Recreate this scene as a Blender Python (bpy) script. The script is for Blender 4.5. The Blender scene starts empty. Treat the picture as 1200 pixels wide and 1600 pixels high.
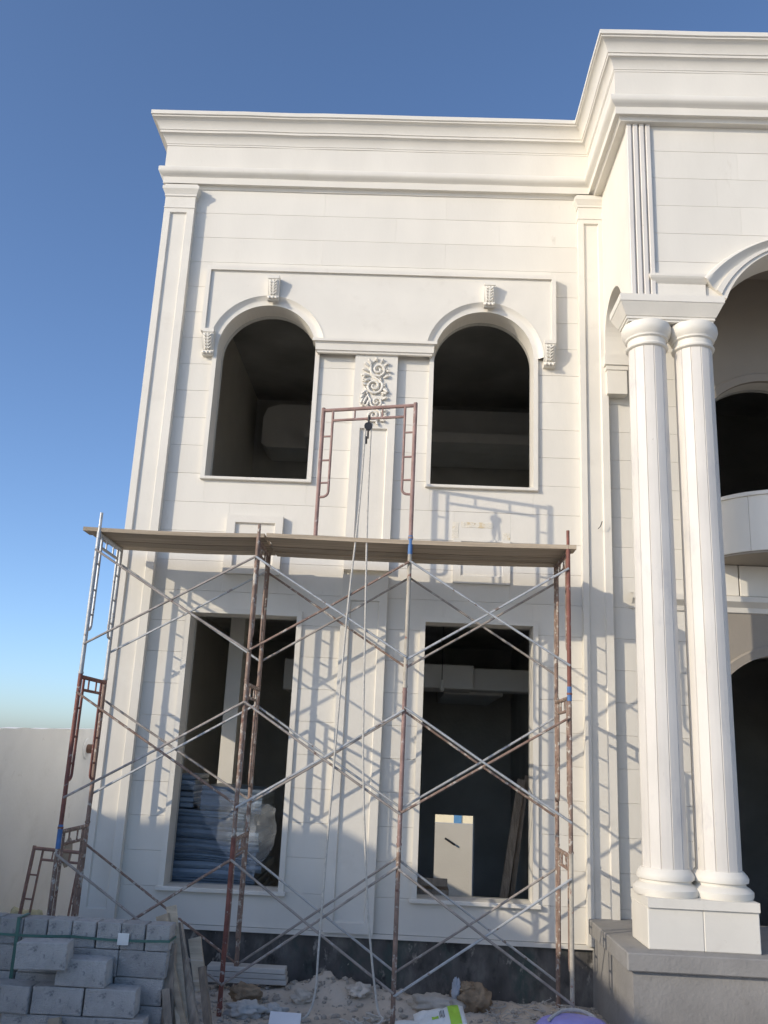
import bpy, bmesh, math, random
from mathutils import Vector, Matrix, noise
R = random.Random(11)
S = bpy.context.scene
C = S.collection
rad = math.radians

# ---------------------------------------------------------------- camera, sky, sun, exposure
cam = bpy.data.cameras.new('camera'); camo = bpy.data.objects.new('camera', cam); C.objects.link(camo)
yaw, pitch, roll = rad(-1.757), rad(15.126), rad(2.632)
cf = Vector((math.sin(yaw)*math.cos(pitch), math.cos(yaw)*math.cos(pitch), math.sin(pitch)))
cr0 = Vector((math.cos(yaw), -math.sin(yaw), 0)); cu0 = cr0.cross(cf)
cr = math.cos(roll)*cr0 + math.sin(roll)*cu0; cu = -math.sin(roll)*cr0 + math.cos(roll)*cu0
m = Matrix((cr, cu, -cf)).transposed().to_4x4(); m.translation = (.029, -10.355, 2.690)
camo.matrix_world = m
cam.sensor_fit = 'VERTICAL'; cam.sensor_height = 36; cam.lens = 1400/1600*36
cam.clip_start = .05; cam.clip_end = 3000
S.camera = camo
SUN = Vector((1.38, 1.0, -.645)).normalized()
w = bpy.data.worlds.new('World'); S.world = w; w.use_nodes = True
nt = w.node_tree; bg = nt.nodes['Background']; sky = nt.nodes.new('ShaderNodeTexSky')
sky.sky_type = 'NISHITA'; sky.sun_disc = False
sky.sun_elevation = math.asin(-SUN.z); sky.sun_rotation = math.atan2(-SUN.x, -SUN.y)
sky.air_density = 1.0; sky.dust_density = 10.0; sky.ozone_density = 3.6; sky.altitude = 2800
nt.links.new(sky.outputs[0], bg.inputs[0]); bg.inputs[1].default_value = .15
sl = bpy.data.lights.new('sun', 'SUN'); sl.energy = 2.0; sl.angle = rad(.55); sl.color = (1, .88, .70)
so = bpy.data.objects.new('sun', sl); C.objects.link(so); so.location = (-30, -25, 30)
so.rotation_euler = SUN.to_track_quat('-Z', 'Y').to_euler()
S.view_settings.view_transform = 'Standard'; S.view_settings.look = 'None'
S.view_settings.exposure = .60; S.view_settings.gamma = 1

# ---------------------------------------------------------------- materials
def mat(name, col, rough=.7, var=.06, scale=3.0, bump=.1, bscale=40, metal=0, obj_var=0, spots=None, coords='Object', stretch=(1,1,1)):
    """base colour with soft noise variation, fine bump, optional list of (colour, scale, threshold, softness) spots"""
    M = bpy.data.materials.new(name); M.use_nodes = True
    n = M.node_tree; b = n.nodes['Principled BSDF']; L = n.links.new
    tc = n.nodes.new('ShaderNodeTexCoord'); mp = n.nodes.new('ShaderNodeMapping'); mp.inputs[3].default_value = stretch
    geo = n.nodes.new('ShaderNodeNewGeometry') if coords == 'World' else None
    L(geo.outputs['Position'] if geo else tc.outputs['Object'], mp.inputs[0])
    nz = n.nodes.new('ShaderNodeTexNoise'); nz.inputs['Scale'].default_value = scale; nz.inputs['Detail'].default_value = 6
    L(mp.outputs[0], nz.inputs['Vector'])
    rp = n.nodes.new('ShaderNodeMapRange'); rp.inputs[1].default_value = .3; rp.inputs[2].default_value = .7
    rp.inputs[3].default_value = 1-var; rp.inputs[4].default_value = 1+var
    L(nz.outputs[0], rp.inputs[0]); val = rp.outputs[0]
    if obj_var:
        oi = n.nodes.new('ShaderNodeObjectInfo'); r2 = n.nodes.new('ShaderNodeMapRange')
        r2.inputs[3].default_value = 1-obj_var; r2.inputs[4].default_value = 1+obj_var
        L(oi.outputs['Random'], r2.inputs[0]); mu = n.nodes.new('ShaderNodeMath'); mu.operation = 'MULTIPLY'
        L(val, mu.inputs[0]); L(r2.outputs[0], mu.inputs[1]); val = mu.outputs[0]
    mx = n.nodes.new('ShaderNodeVectorMath'); mx.operation = 'SCALE'; mx.inputs[0].default_value = col; L(val, mx.inputs['Scale'])
    out = mx.outputs[0]
    for k, (sc, ss, th, soft) in enumerate(spots or []):
        z = n.nodes.new('ShaderNodeTexNoise'); z.inputs['Scale'].default_value = ss; z.inputs['Detail'].default_value = 8; z.inputs['Roughness'].default_value = .65
        ad = n.nodes.new('ShaderNodeVectorMath'); ad.inputs[1].default_value = (7.3*k+3, 2.1*k, 5.7*k); L(mp.outputs[0], ad.inputs[0]); L(ad.outputs[0], z.inputs['Vector'])
        r3 = n.nodes.new('ShaderNodeMapRange'); r3.inputs[1].default_value = th; r3.inputs[2].default_value = th+soft
        L(z.outputs[0], r3.inputs[0])
        mm = n.nodes.new('ShaderNodeMix'); mm.data_type = 'RGBA'; L(r3.outputs[0], mm.inputs[0]); L(out, mm.inputs[6]); mm.inputs[7].default_value = (*sc, 1)
        out = mm.outputs[2]
    L(out, b.inputs['Base Color'])
    b.inputs['Roughness'].default_value = rough; b.inputs['Metallic'].default_value = metal
    if bump:
        bn = n.nodes.new('ShaderNodeTexNoise'); bn.inputs['Scale'].default_value = bscale; bn.inputs['Detail'].default_value = 5
        L(mp.outputs[0], bn.inputs['Vector'])
        bp = n.nodes.new('ShaderNodeBump'); bp.inputs['Strength'].default_value = bump; bp.inputs['Distance'].default_value = .02
        L(bn.outputs[0], bp.inputs['Height']); L(bp.outputs[0], b.inputs['Normal'])
    return M

STONE = mat('white_stone', (.715, .68, .605), .62, .04, 1.6, .06, 30, obj_var=.032, coords='World', stretch=(1.2, 1.2, .45), spots=[((.66, .625, .55), 1.1, .55, .25), ((.61, .57, .49), 4.5, .66, .12)])
MOULD = mat('white_moulding', (.715, .68, .605), .6, .04, 2.2, .08, 25, coords='World', spots=[((.65, .61, .535), 2.3, .58, .2), ((.60, .555, .47), 9, .68, .08)])
MARBLE = mat('grey_white_marble', (.665, .63, .575), .6, .08, 2.5, .04, 30, coords='World', spots=[((.57, .545, .515), 3.5, .56, .14), ((.50, .46, .41), 11, .68, .05)], stretch=(1, 1, .45))
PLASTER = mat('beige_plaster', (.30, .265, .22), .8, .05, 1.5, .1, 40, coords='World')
BITUMEN = mat('bitumen_coat', (.095, .09, .083), .8, .45, 5, .5, 25, coords='World', spots=[((.20, .19, .17), 2.6, .52, .16), ((.06, .085, .075), 1.9, .55, .10), ((.035, .034, .033), 4, .57, .08), ((.30, .28, .245), 8, .60, .06), ((.50, .46, .40), 17, .66, .04)], stretch=(1, 1, .55))
CONCRETE = mat('bare_concrete', (.27, .26, .245), .9, .15, 2, .3, 30, coords='World', spots=[((.20, .19, .175), 3, .58, .15)])
RENDER_IN = mat('dark_cement_render', (.48, .47, .43), .95, .18, 1.2, .2, 20, coords='World')
CEIL_IN = mat('raw_slab_soffit', (.46, .45, .42), .95, .25, 1.0, .2, 12, coords='World')
DUCTM = mat('grey_gypsum_duct', (.68, .67, .63), .9, .06, 2, .05, 20, coords='World')
BWALL = mat('grey_boundary_plaster', (.78, .795, .80), .9, .06, .9, .12, 16, coords='World', spots=[((.68, .69, .69), 1.4, .54, .22), ((.55, .545, .53), 5, .66, .10)])
RWALL = mat('beige_rear_wall_plaster', (.60, .57, .51), .9, .05, .9, .2, 22, coords='World')
GROUNDM = mat('dusty_soil', (.54, .465, .375), .95, .25, 1.6, .6, 18, coords='World', spots=[((.60, .55, .47), 2.6, .58, .12), ((.33, .28, .225), 4.5, .60, .12)])
ROCKM = mat('dusty_rock', (.50, .45, .38), .9, .2, 6, .5, 30, obj_var=.25)
BLOCKM = mat('grey_block', (.44, .42, .39), .95, .14, 8, .9, 90, obj_var=.17, spots=[((.24, .24, .235), 12, .57, .10), ((.45, .44, .42), 5, .62, .12)])
GALV = mat('galvanised_tube', (.46, .47, .47), .5, .15, 9, .2, 60, metal=.35, coords='World', spots=[((.22, .16, .12), 14, .60, .06), ((.60, .57, .52), 10, .63, .08)])
REDRUST = mat('red_oxide_tube', (.20, .075, .055), .7, .25, 9, .2, 60, coords='World', spots=[((.42, .38, .34), 16, .60, .06), ((.12, .06, .045), 8, .62, .08)])
BROWN = mat('rust_cement_tube', (.25, .17, .13), .75, .3, 11, .3, 60, coords='World', spots=[((.50, .46, .40), 17, .55, .06), ((.16, .075, .055), 12, .60, .06)])
CREAM = mat('cement_splashed_tube', (.44, .40, .33), .8, .2, 11, .3, 60, coords='World', spots=[((.27, .13, .10), 15, .59, .06)])
PINK = mat('faded_red_tube', (.29, .185, .16), .7, .2, 10, .2, 60, coords='World', spots=[((.46, .40, .37), 20, .60, .08)])
BLUE = mat('blue_painted_tube', (.07, .17, .38), .6, .2, 10, .1, 60, coords='World', spots=[((.30, .30, .30), 18, .64, .06)])
BRACEM = mat('brace_tube', (.34, .30, .265), .65, .25, 8, .2, 60, metal=.2, coords='World', spots=[((.48, .47, .45), 7, .56, .10), ((.19, .115, .085), 9, .62, .08)])
PLANK = mat('weathered_plank', (.44, .355, .255), .85, .22, 3, .4, 30, obj_var=.22, coords='World', stretch=(.35, 6, 6), spots=[((.54, .47, .38), 3, .60, .1)])
TIMBER = mat('rough_timber', (.30, .245, .19), .9, .3, 4, .5, 20, obj_var=.3, stretch=(8, 8, .8))
ROPEM = mat('white_rope', (.55, .52, .46), .9, .15, 30, .4, 200)
STEELD = mat('dark_steel', (.04, .04, .042), .5, .2, 20, .1, 50, metal=.6)
GREEN = mat('green_strap', (.06, .145, .115), .5, .15, 10, .05, 40)
BAGW = mat('white_woven_bag', (.74, .74, .70), .6, .08, 6, .25, 25)
BAGG = mat('lime_print', (.38, .62, .06), .6, .1, 12, .1, 40)
INK = mat('dark_print', (.12, .13, .12), .6, .1, 12, 0)
PURPLE = mat('lilac_sack', (.36, .32, .66), .6, .1, 5, .3, 18)
WSHEET = mat('white_sheet', (.78, .80, .82), .5, .03, 4, .05, 30)
BOARDM = mat('pale_board', (.50, .48, .44), .8, .12, 4, .2, 40, obj_var=.1, spots=[((.33, .31, .28), 8, .62, .1)])
BROWNC = mat('brown_sackcloth', (.27, .20, .13), .95, .45, 8, .6, 30)
GREYC = mat('grey_rag', (.40, .43, .47), .9, .15, 10, .3, 40)
BLUESH = mat('blue_wrapped_sheet', (.13, .17, .215), .4, .3, 4, .25, 14, obj_var=.35, stretch=(.6, 1, 3))
YPLAST = mat('pale_yellow_plastic', (.52, .52, .36), .5, .15, 8, .3, 20)
GLUE = mat('adhesive_stain', (.70, .655, .56), .85, .06, 8, .4, 60, coords='World', spots=[((.62, .51, .33), 13, .52, .09), ((.40, .30, .16), 24, .64, .05)])
YHOUSE = mat('cream_house_paint', (.74, .66, .46), .85, .05, 1, .1, 20)
BGLASS = mat('blue_glass', (.10, .24, .42), .1, .1, 3, 0)
PIPEM = mat('brown_pipe', (.18, .10, .07), .6, .1, 10, 0)
FILM = bpy.data.materials.new('clear_film'); FILM.use_nodes = True
n = FILM.node_tree; b = n.nodes['Principled BSDF']; b.inputs['Base Color'].default_value = (.80, .86, .92, 1); b.inputs['Roughness'].default_value = .25; b.inputs['Alpha'].default_value = .13
bn = n.nodes.new('ShaderNodeTexNoise'); bn.inputs['Scale'].default_value = 14; bp = n.nodes.new('ShaderNodeBump'); bp.inputs['Strength'].default_value = .6
n.links.new(bn.outputs[0], bp.inputs['Height']); n.links.new(bp.outputs[0], b.inputs['Normal'])

# ---------------------------------------------------------------- helpers
class MB:
    def __init__(s): s.v = []; s.f = []
    def add(s, vs, fs):
        o = len(s.v); s.v += [tuple(p) for p in vs]; s.f += [tuple(i+o for i in f) for f in fs]; return s
    def box(s, x0, x1, y0, y1, z0, z1):
        return s.add([(x0,y0,z0),(x1,y0,z0),(x1,y1,z0),(x0,y1,z0),(x0,y0,z1),(x1,y0,z1),(x1,y1,z1),(x0,y1,z1)],
                     [(0,3,2,1),(4,5,6,7),(0,1,5,4),(1,2,6,5),(2,3,7,6),(3,0,4,7)])
    def cbox(s, x0, x1, y0, y1, z0, z1, c):
        """box with chamfered edges"""
        bm = bmesh.new(); bmesh.ops.create_cube(bm, size=1)
        for q in bm.verts: q.co = Vector(((x0+x1)/2+q.co.x*(x1-x0), (y0+y1)/2+q.co.y*(y1-y0), (z0+z1)/2+q.co.z*(z1-z0)))
        bmesh.ops.bevel(bm, geom=bm.edges[:], offset=c, segments=1, affect='EDGES')
        bm.verts.index_update(); s.add([q.co for q in bm.verts], [[q.index for q in f.verts] for f in bm.faces]); bm.free(); return s
    def tube(s, pts, r, n=8, cap=True):
        pts = [Vector(p) for p in pts]; k = len(pts); rs = r if isinstance(r, (list, tuple)) else [r]*k
        up = None; vs = []
        for i, p in enumerate(pts):
            t = (pts[min(i+1,k-1)]-pts[max(i-1,0)]).normalized()
            if up is None: up = t.orthogonal().normalized()
            up = (up - t*up.dot(t)); up = up.normalized() if up.length > 1e-6 else t.orthogonal().normalized()
            sd = t.cross(up)
            for j in range(n):
                a = 2*math.pi*j/n; vs.append(p+(up*math.cos(a)+sd*math.sin(a))*rs[i])
        fs = [(i*n+j, i*n+(j+1)%n, (i+1)*n+(j+1)%n, (i+1)*n+j) for i in range(k-1) for j in range(n)]
        if cap: fs += [tuple(range(n-1,-1,-1)), tuple((k-1)*n+j for j in range(n))]
        return s.add(vs, fs)
    def prism(s, poly, axis, a, b):
        """closed polygon extruded along an axis ('x','y','z') from a to b; poly is 2D in the other two axes"""
        def p3(q, t): return {'x': (t, q[0], q[1]), 'y': (q[0], t, q[1]), 'z': (q[0], q[1], t)}[axis]
        k = len(poly); vs = [p3(q, a) for q in poly]+[p3(q, b) for q in poly]
        return s.add(vs, [tuple(range(k)), tuple(range(2*k-1,k-1,-1))]+[(i, i+k, (i+1)%k+k, (i+1)%k) for i in range(k)])
    def lathe(s, prof, cx, cy, n=32):
        vs = [(cx+r*math.cos(2*math.pi*j/n), cy+r*math.sin(2*math.pi*j/n), z) for r, z in prof for j in range(n)]
        k = len(prof)
        return s.add(vs, [(i*n+j, i*n+(j+1)%n, (i+1)*n+(j+1)%n, (i+1)*n+j) for i in range(k-1) for j in range(n)]+[tuple(range(n-1,-1,-1)), tuple((k-1)*n+j for j in range(n))])
    def sweep(s, path, prof, closed_prof=False):
        """profile (out, z) swept along an XY path with mitred corners; out is to the right of travel"""
        P = [Vector((p[0], p[1])) for p in path]; k = len(P); rows = []
        for i in range(k):
            ns = []
            if i > 0: d = (P[i]-P[i-1]).normalized(); ns.append(Vector((d.y, -d.x)))
            if i < k-1: d = (P[i+1]-P[i]).normalized(); ns.append(Vector((d.y, -d.x)))
            nn = ns[0] if len(ns) == 1 else (ns[0]+ns[1])/(1+ns[0].dot(ns[1]))
            rows.append([(P[i].x+nn.x*o, P[i].y+nn.y*o, z) for o, z in prof])
        q = len(prof); vs = [v for r in rows for v in r]; e = q if closed_prof else q-1
        fs = [(i*q+j, (i+1)*q+j, (i+1)*q+(j+1)%q, i*q+(j+1)%q) for i in range(k-1) for j in range(e)]
        if closed_prof: fs += [tuple(range(q-1,-1,-1)), tuple((k-1)*q+j for j in range(q))]
        return s.add(vs, fs)
    def arc(s, xc, zc, prof, a0=0, a1=180, n=40):
        """profile (r, y) swept round an arc in the XZ plane"""
        q = len(prof); vs = []
        for i in range(n+1):
            a = rad(a0+(a1-a0)*i/n)
            vs += [(xc+r*math.cos(a), y, zc+r*math.sin(a)) for r, y in prof]
        return s.add(vs, [(i*q+j, i*q+j+1, (i+1)*q+j+1, (i+1)*q+j) for i in range(n) for j in range(q-1)])
    def archwall(s, x0, x1, z0, z1, xc, zc, r, y0, y1, n=36):
        """wall field [x0,x1]x[z0,z1] with a round-headed gap above z0 (arc centre zc <= z0)"""
        a = math.asin((z0-zc)/r); pts = []
        for i in range(n+1):
            t = math.pi-a-(math.pi-2*a)*i/n; pts.append((xc+r*math.cos(t), zc+r*math.sin(t)))
        top = [(min(max(x0+(x1-x0)*i/n, x0), x1), z1) for i in range(n+1)]
        vs = [(p[0], y, p[1]) for y in (y0, y1) for p in pts] + [(p[0], y, p[1]) for y in (y0, y1) for p in top]
        m_ = n+1; fs = []
        for i in range(n):
            fs += [(i, i+1, 2*m_+i+1, 2*m_+i), (m_+i+1, m_+i, 3*m_+i, 3*m_+i+1), (i, m_+i, m_+i+1, i+1), (2*m_+i, 2*m_+i+1, 3*m_+i+1, 3*m_+i)]
        s.add(vs, fs)
        if pts[0][0] > x0+1e-4: s.add([(x0,y0,z0),(pts[0][0],y0,z0),(x0,y0,z1),(x0,y1,z0),(pts[0][0],y1,z0),(x0,y1,z1)], [(0,1,2),(3,5,4),(0,2,5,3),(0,3,4,1)])
        if pts[-1][0] < x1-1e-4: s.add([(x1,y0,z0),(pts[-1][0],y0,z0),(x1,y0,z1),(x1,y1,z0),(pts[-1][0],y1,z0),(x1,y1,z1)], [(0,2,1),(3,4,5),(0,3,5,2),(0,1,4,3)])
        return s
    def build(s, name, m_, parent=None, smooth=False, fix=True):
        me = bpy.data.meshes.new(name); me.from_pydata(s.v, [], s.f)
        if fix:
            bm = bmesh.new(); bm.from_mesh(me); bmesh.ops.recalc_face_normals(bm, faces=bm.faces[:]); bm.to_mesh(me); bm.free()
        me.materials.append(m_)
        if smooth:
            me.polygons.foreach_set('use_smooth', [True]*len(me.polygons))
            try: me.set_sharp_from_angle(angle=rad(38))
            except Exception: pass
        o = bpy.data.objects.new(name, me); C.objects.link(o)
        if parent: o.parent = parent; o.matrix_parent_inverse = Matrix.Translation(-parent.location) if parent.type == 'EMPTY' else Matrix()
        return o
def empty(name, loc=(0,0,0)):
    o = bpy.data.objects.new(name, None); o.location = loc; o.empty_display_size = .1; C.objects.link(o); return o
def tag(o, label, cat, group=None):
    o['label'] = label; o['category'] = cat
    if group: o['group'] = group
    return o
def kind(o, k, label=None):
    o['kind'] = k
    if label: o['label'] = label
    return o
def sculpt(o, amp, scale, seed=0):
    for v in o.data.vertices:
        d = noise.noise_vector(v.co*scale+Vector((seed, seed*1.7, 0))); v.co += Vector(d)*amp
    return o

# ================================================================ the setting
def gh(x, y):
    def ss(a, b, t): t = min(max((t-a)/(b-a), 0), 1); return t*t*(3-2*t)
    z = .27
    z += (1.45-.27)*ss(-4.4, -7.0, y)
    front = z
    if y > -.6: z = .27-(.75)*ss(-.6, 8, y)
    if x > -3.3 and y > .15: z = -.75
    z += .05*noise.noise(Vector((x*1.1, y*1.1, 2)))+.025*noise.noise(Vector((x*4, y*4, 5)))
    if y < 0.15:                                             # spoil heaps along the trench
        for mx, my, mh, mr in ((-.65,-.30,.20,.42), (.0,-.45,.10,.35), (.62,-.50,.13,.35), (1.5,-.55,.12,.5), (-1.5,-.5,.08,.5)):
            z += mh*math.exp(-((x-mx)**2+(1.6*(y-my))**2)/mr**2)*(1+.5*noise.noise(Vector((x*7, y*7, 1))))
    return z
def axis(parts):
    out = []
    for a, b, st in parts:
        k = max(1, round((b-a)/st)); out += [a+(b-a)*i/k for i in range(k)]
    return out+[parts[-1][1]]
xs = axis([(-400,-40,60), (-40,-8,4), (-8,-3.4,.5), (-3.4,-3.2,.1), (-3.2,4.5,.07), (4.5,16,1.2), (16,40,6), (40,400,60)])
ys = axis([(-400,-40,60), (-40,-12,5), (-12,-3.2,.6), (-3.2,.12,.07), (.12,.2,.08), (.2,12,.9), (12,40,5), (40,500,60)])
g = MB(); nx = len(xs)
g.v = [(x, y, gh(x, y)) for y in ys for x in xs]
g.f = [(j*nx+i, j*nx+i+1, (j+1)*nx+i+1, (j+1)*nx+i) for j in range(len(ys)-1) for i in range(nx-1)]
kind(g.build('ground', GROUNDM, smooth=True, fix=False), 'structure')

# ================================================================ the villa
V = empty('villa', (-.5, 0, .3))
tag(V, 'two storey white stone clad villa under construction with arched upper windows', 'house')
CZ = .36; Z0 = 9.49                                           # course height, top joint
LW = (-2.48, -1.24); RW = (.25, 1.49)                          # window openings
SILL1, HEAD1, SILL2, SPR = 1.22, 4.19, 5.85, 7.53
XL, XR = (LW[0]+LW[1])/2, (RW[0]+RW[1])/2
# front wall core: white outer leaf (also the window reveals) and cement-rendered inner leaf
def front_core(y0, y1, name, m_):
    b = MB()
    b.box(-3.33, LW[0], y0, y1, .85, 9.9); b.box(LW[1], RW[0], y0, y1, .85, 9.9); b.box(RW[1], 3.45, y0, y1, .85, 9.9)
    for a0, a1, xc in ((*LW, XL), (*RW, XR)):
        b.box(a0, a1, y0, y1, .85, SILL1); b.box(a0, a1, y0, y1, HEAD1, SILL2)
        b.archwall(a0, a1, SPR, 9.9, xc, SPR, .62, y0, y1)
    b.box(3.45, 5.21, y0, y1, 3.98+.02, 5.0); b.box(5.21, 12.05, y0, y1, .85, 9.9)
    b.archwall(3.45, 5.21, 3.10, 4.0, 4.33, 3.10, .88, y0, y1); b.archwall(3.45, 5.21, 6.46, 9.9, 4.33, 6.46, .88, y0, y1)
    return b.build(name, m_, V)
WALL = front_core(.03, .25, 'wall', MOULD)
front_core(.253, .33, 'inner_wall', RENDER_IN)
# cladding panels, course by course
blk = [(*LW, SILL1, HEAD1), (*RW, SILL1, HEAD1), (*LW, SILL2, SPR), (*RW, SILL2, SPR), (-2.66, 1.72, SPR, 8.64), (-.73, -.20, .85, SPR),
       (-2.15, -1.48, 4.66, 5.37), (.55, 1.22, 4.66, 5.19)]
def clad(x0, x1, z0, z1, y=0, poly=None, parent=None):
    g_, c = .0007, .0018
    y += R.uniform(-.0009, .0009); b = MB()
    za, zb = z0+g_, z1-g_; xa, xb = x0+.0006, x1-.0006
    b.add([(xa,y+.03,za),(xb,y+.03,za),(xb,y+.03,zb),(xa,y+.03,zb),(xa,y+.004,za),(xb,y+.004,za),(xb,y+.004,zb),(xa,y+.004,zb),
           (xa,y,za+c),(xb,y,za+c),(xb,y,zb-c),(xa,y,zb-c)],
          [(4,5,9,8),(8,9,10,11),(11,10,6,7),(0,1,5,4),(3,7,6,2),(0,4,8,11,7,3),(1,2,6,10,9,5)])
    return b.build('cladding_panel', STONE, parent or WALL, fix=False)
rows = [(Z0-CZ*k, Z0-CZ*(k-1)) for k in range(1, 25)]+[(Z0, 9.86)]
for z0, z1 in rows:
    for (s0, s1) in ((-2.955, 2.055), (2.395, 3.45)):
        hit = [q for q in blk if q[2] < z1-.01 and q[3] > z0+.01]
        cuts = {s0, s1}
        for q in hit: cuts |= {min(max(q[0], s0), s1), min(max(q[1], s0), s1)}
        cuts = sorted(cuts)
        if not hit and s0 < 0: cuts = sorted({s0, s1} | {s0+(s1-s0)*t for t in ((.21,.53,.80) if int(z0*3) % 2 else (.34,.66))})
        for a, c_ in zip(cuts, cuts[1:]):
            if c_-a < .004: continue
            free = [(z0, z1)]
            for q in hit:
                if q[0] < c_-.002 and q[1] > a+.002:
                    nf = []
                    for f0, f1 in free:
                        if q[2] > f0+.004: nf.append((f0, min(q[2], f1)))
                        if q[3] < f1-.004: nf.append((max(q[3], f0), f1))
                    free = [f for f in nf if f[1]-f[0] > .01]
            for f0, f1 in free: clad(a, c_, f0, f1)
# base drip edge and bitumen plinth
MB().box(-3.46, 3.45, -.035, .0, .805, .848).build('base_trim', MOULD, V)
MB().box(-3.36, 12.05, .012, .30, -1.5, .804).build('plinth', BITUMEN, V)
# side and rear walls, slabs, roof
b = MB(); y0, y1 = .33, 7.0
b.box(-3.33, -3.05, .33, .42, -1.4, 9.9); b.box(-3.33, -3.05, 1.55, 6, -1.4, 9.9); b.box(-3.33, -3.05, .42, 1.55, -1.4, 1.2); b.box(-3.33, -3.05, .42, 1.55, 3.32, 9.9)
b.build('wall', MOULD, V)
b = MB(); b.box(-3.33, .655, 6, 6.3, -1.4, 9.9); b.box(1.33, 12.05, 6, 6.3, -1.4, 9.9); b.box(.655, 1.33, 6, 6.3, 1.73, 9.9); b.build('wall', RENDER_IN, V)
MB().box(11.8, 12.05, .33, 6, -1.4, 9.9).build('wall', MOULD, V)
MB().box(-3.05, 11.8, .33, 6, -.6, -.3).build('floor_slab', CONCRETE, V)
MB().box(-3.05, 11.8, .33, 6, 4.6, 5.05).build('floor_slab', CEIL_IN, V)
MB().box(-3.05, 11.8, .33, 6, 9.3, 9.62).build('roof_slab', CEIL_IN, V)
MB().box(2.3, 2.5, .33, 6, 5.05, 9.3).build('partition', RENDER_IN, V)
b = MB(); b.box(1.95, 2.15, .33, 6, -.3, 4.6); b.build('partition', RENDER_IN, V)
b = MB(); b.box(-.6, -.42, .33, 6, -.3, 4.6); b.build('partition', RENDER_IN, V)
MB().box(-2.30, -2.11, 1.5, 1.75, -.3, 4.6).build('pillar', MOULD, V)
# ceiling ducts
b = MB(); pf = [(-2.75,8.10),(-2.65,8.02),(2.3,8.02),(2.3,8.86),(-2.45,8.86),(-2.68,8.78),(-2.75,8.6)]
b.prism(pf, 'y', 5.1, 5.9); b.build('ceiling_duct', DUCTM, V)
MB().box(-1.9, 2.3, 4.5, 5.08, 8.02, 8.2).build('ceiling_duct', DUCTM, V)
MB().cbox(-.40, 1.0, 2.4, 3.2, 3.62, 3.95, .01).build('ceiling_duct', DUCTM, V)
for k in range(3): MB().cbox(.62, 1.5, 3.22+k*.84, 3.22+k*.84+.83, 3.60, 3.95, .008).build('ceiling_duct', DUCTM, V)
MB().cbox(1.02, 1.93, 2.75, 3.2, 3.64, 3.95, .01).build('ceiling_duct', DUCTM, V)
MB().cbox(-1.75, -1.05, 3.0, 3.9, 3.55, 4.0, .01).build('ceiling_duct', DUCTM, V)
MB().cbox(-1.75, -1.15, 3.92, 5.6, 3.5, 3.9, .01).build('ceiling_duct', DUCTM, V)

# corner pilasters with sunk panel and capital
def sunk(b, x0, x1, z0, z1, yf, yb, ml, mr, mb_, mt, rec):
    a0, a1, c0, c1 = x0+ml, x1-mr, z0+mb_, z1-mt; yr = yf+rec; e = .012
    o = [(x0,z0),(x1,z0),(x1,z1),(x0,z1)]; i = [(a0,c0),(a1,c0),(a1,c1),(a0,c1)]; j = [(a0+e,c0+e),(a1-e,c0+e),(a1-e,c1-e),(a0+e,c1-e)]
    vs = [(p[0],yb,p[1]) for p in o]+[(p[0],yf,p[1]) for p in o]+[(p[0],yf,p[1]) for p in i]+[(p[0],yr,p[1]) for p in j]
    fs = [(0,1,5,4),(1,2,6,5),(2,3,7,6),(3,0,4,7)]+[(4+k,4+(k+1)%4,8+(k+1)%4,8+k) for k in range(4)]+[(8+k,8+(k+1)%4,12+(k+1)%4,12+k) for k in range(4)]+[(12,13,14,15)]
    return b.add(vs, fs)
for x0, x1 in ((-3.35, -2.955), (2.055, 2.395)):
    w_ = x1-x0
    p = sunk(MB(), x0, x1, .85, 9.49, -.10, .03, w_*.2, w_*.24, .12, .06, .028).build('pilaster', MOULD, V)
    if x0 < 0: MB().box(x0-.004, x0-.0005, -.097, .33, .85, 9.85).build('side_return', MOULD, p)
    b = MB(); b.box(x0-.006, x1+.006, -.108, .02, 9.49, 9.507); b.box(x0, x1, -.10, .02, 9.507, 9.66)
    a, c_ = x0, x1
    prof = [(0,9.66),(.012,9.665),(.012,9.69),(.03,9.73),(.045,9.76),(.045,9.80),(.02,9.81),(.02,9.835)]
    b.sweep([(a,.02),(a,-.10),(c_,-.10),(c_,.02)], prof); b.build('capital', MOULD, p)
# centre pilaster, two stages
b = MB(); sunk(b, -.73, -.20, 4.76, 7.50, -.08, .03, .10, .09, .18, .98, .035); b.build('pilaster', MOULD, V)
b = MB(); sunk(b, -.73, -.20, .85, 4.70, -.08, .03, .10, .09, .10, .30, .035); b.build('pilaster', MOULD, V)
# apron panels below the upper windows
b = MB(); sunk(b, -2.15, -1.48, 4.66, 5.37, -.075, .03, .10, .09, .09, .09, .035); b.build('apron_panel', MOULD, V)
b = MB(); sunk(b, .55, 1.22, 4.66, 5.185, -.028, .03, .09, .09, .09, .02, .02); b.build('apron_panel', MOULD, V)
for x0, x1, z0, z1 in ((.53, .61, 5.20, 5.40), (.64, 1.02, 5.335, 5.405), (1.13, 1.22, 5.20, 5.29)):
    b = MB(); n_ = 14; m_ = 8
    vs = []
    for i in range(n_+1):
        for j in range(m_+1):
            x = x0+(x1-x0)*i/n_; z = z0+(z1-z0)*j/m_; e = 0 if i in (0, n_) or j in (0, m_) else 1
            vs.append((x+e*.008*noise.noise(Vector((x*30, z*30, 1))), -.001-e*(.0015+.003*max(0, noise.noise(Vector((x*22, z*22, 4))))), z))
    b.add(vs, [(i*(m_+1)+j, (i+1)*(m_+1)+j, (i+1)*(m_+1)+j+1, i*(m_+1)+j+1) for i in range(n_) for j in range(m_)])
    b.build('adhesive_patch', GLUE, V)['label'] = 'ochre stained adhesive left where a panel is missing'
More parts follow.
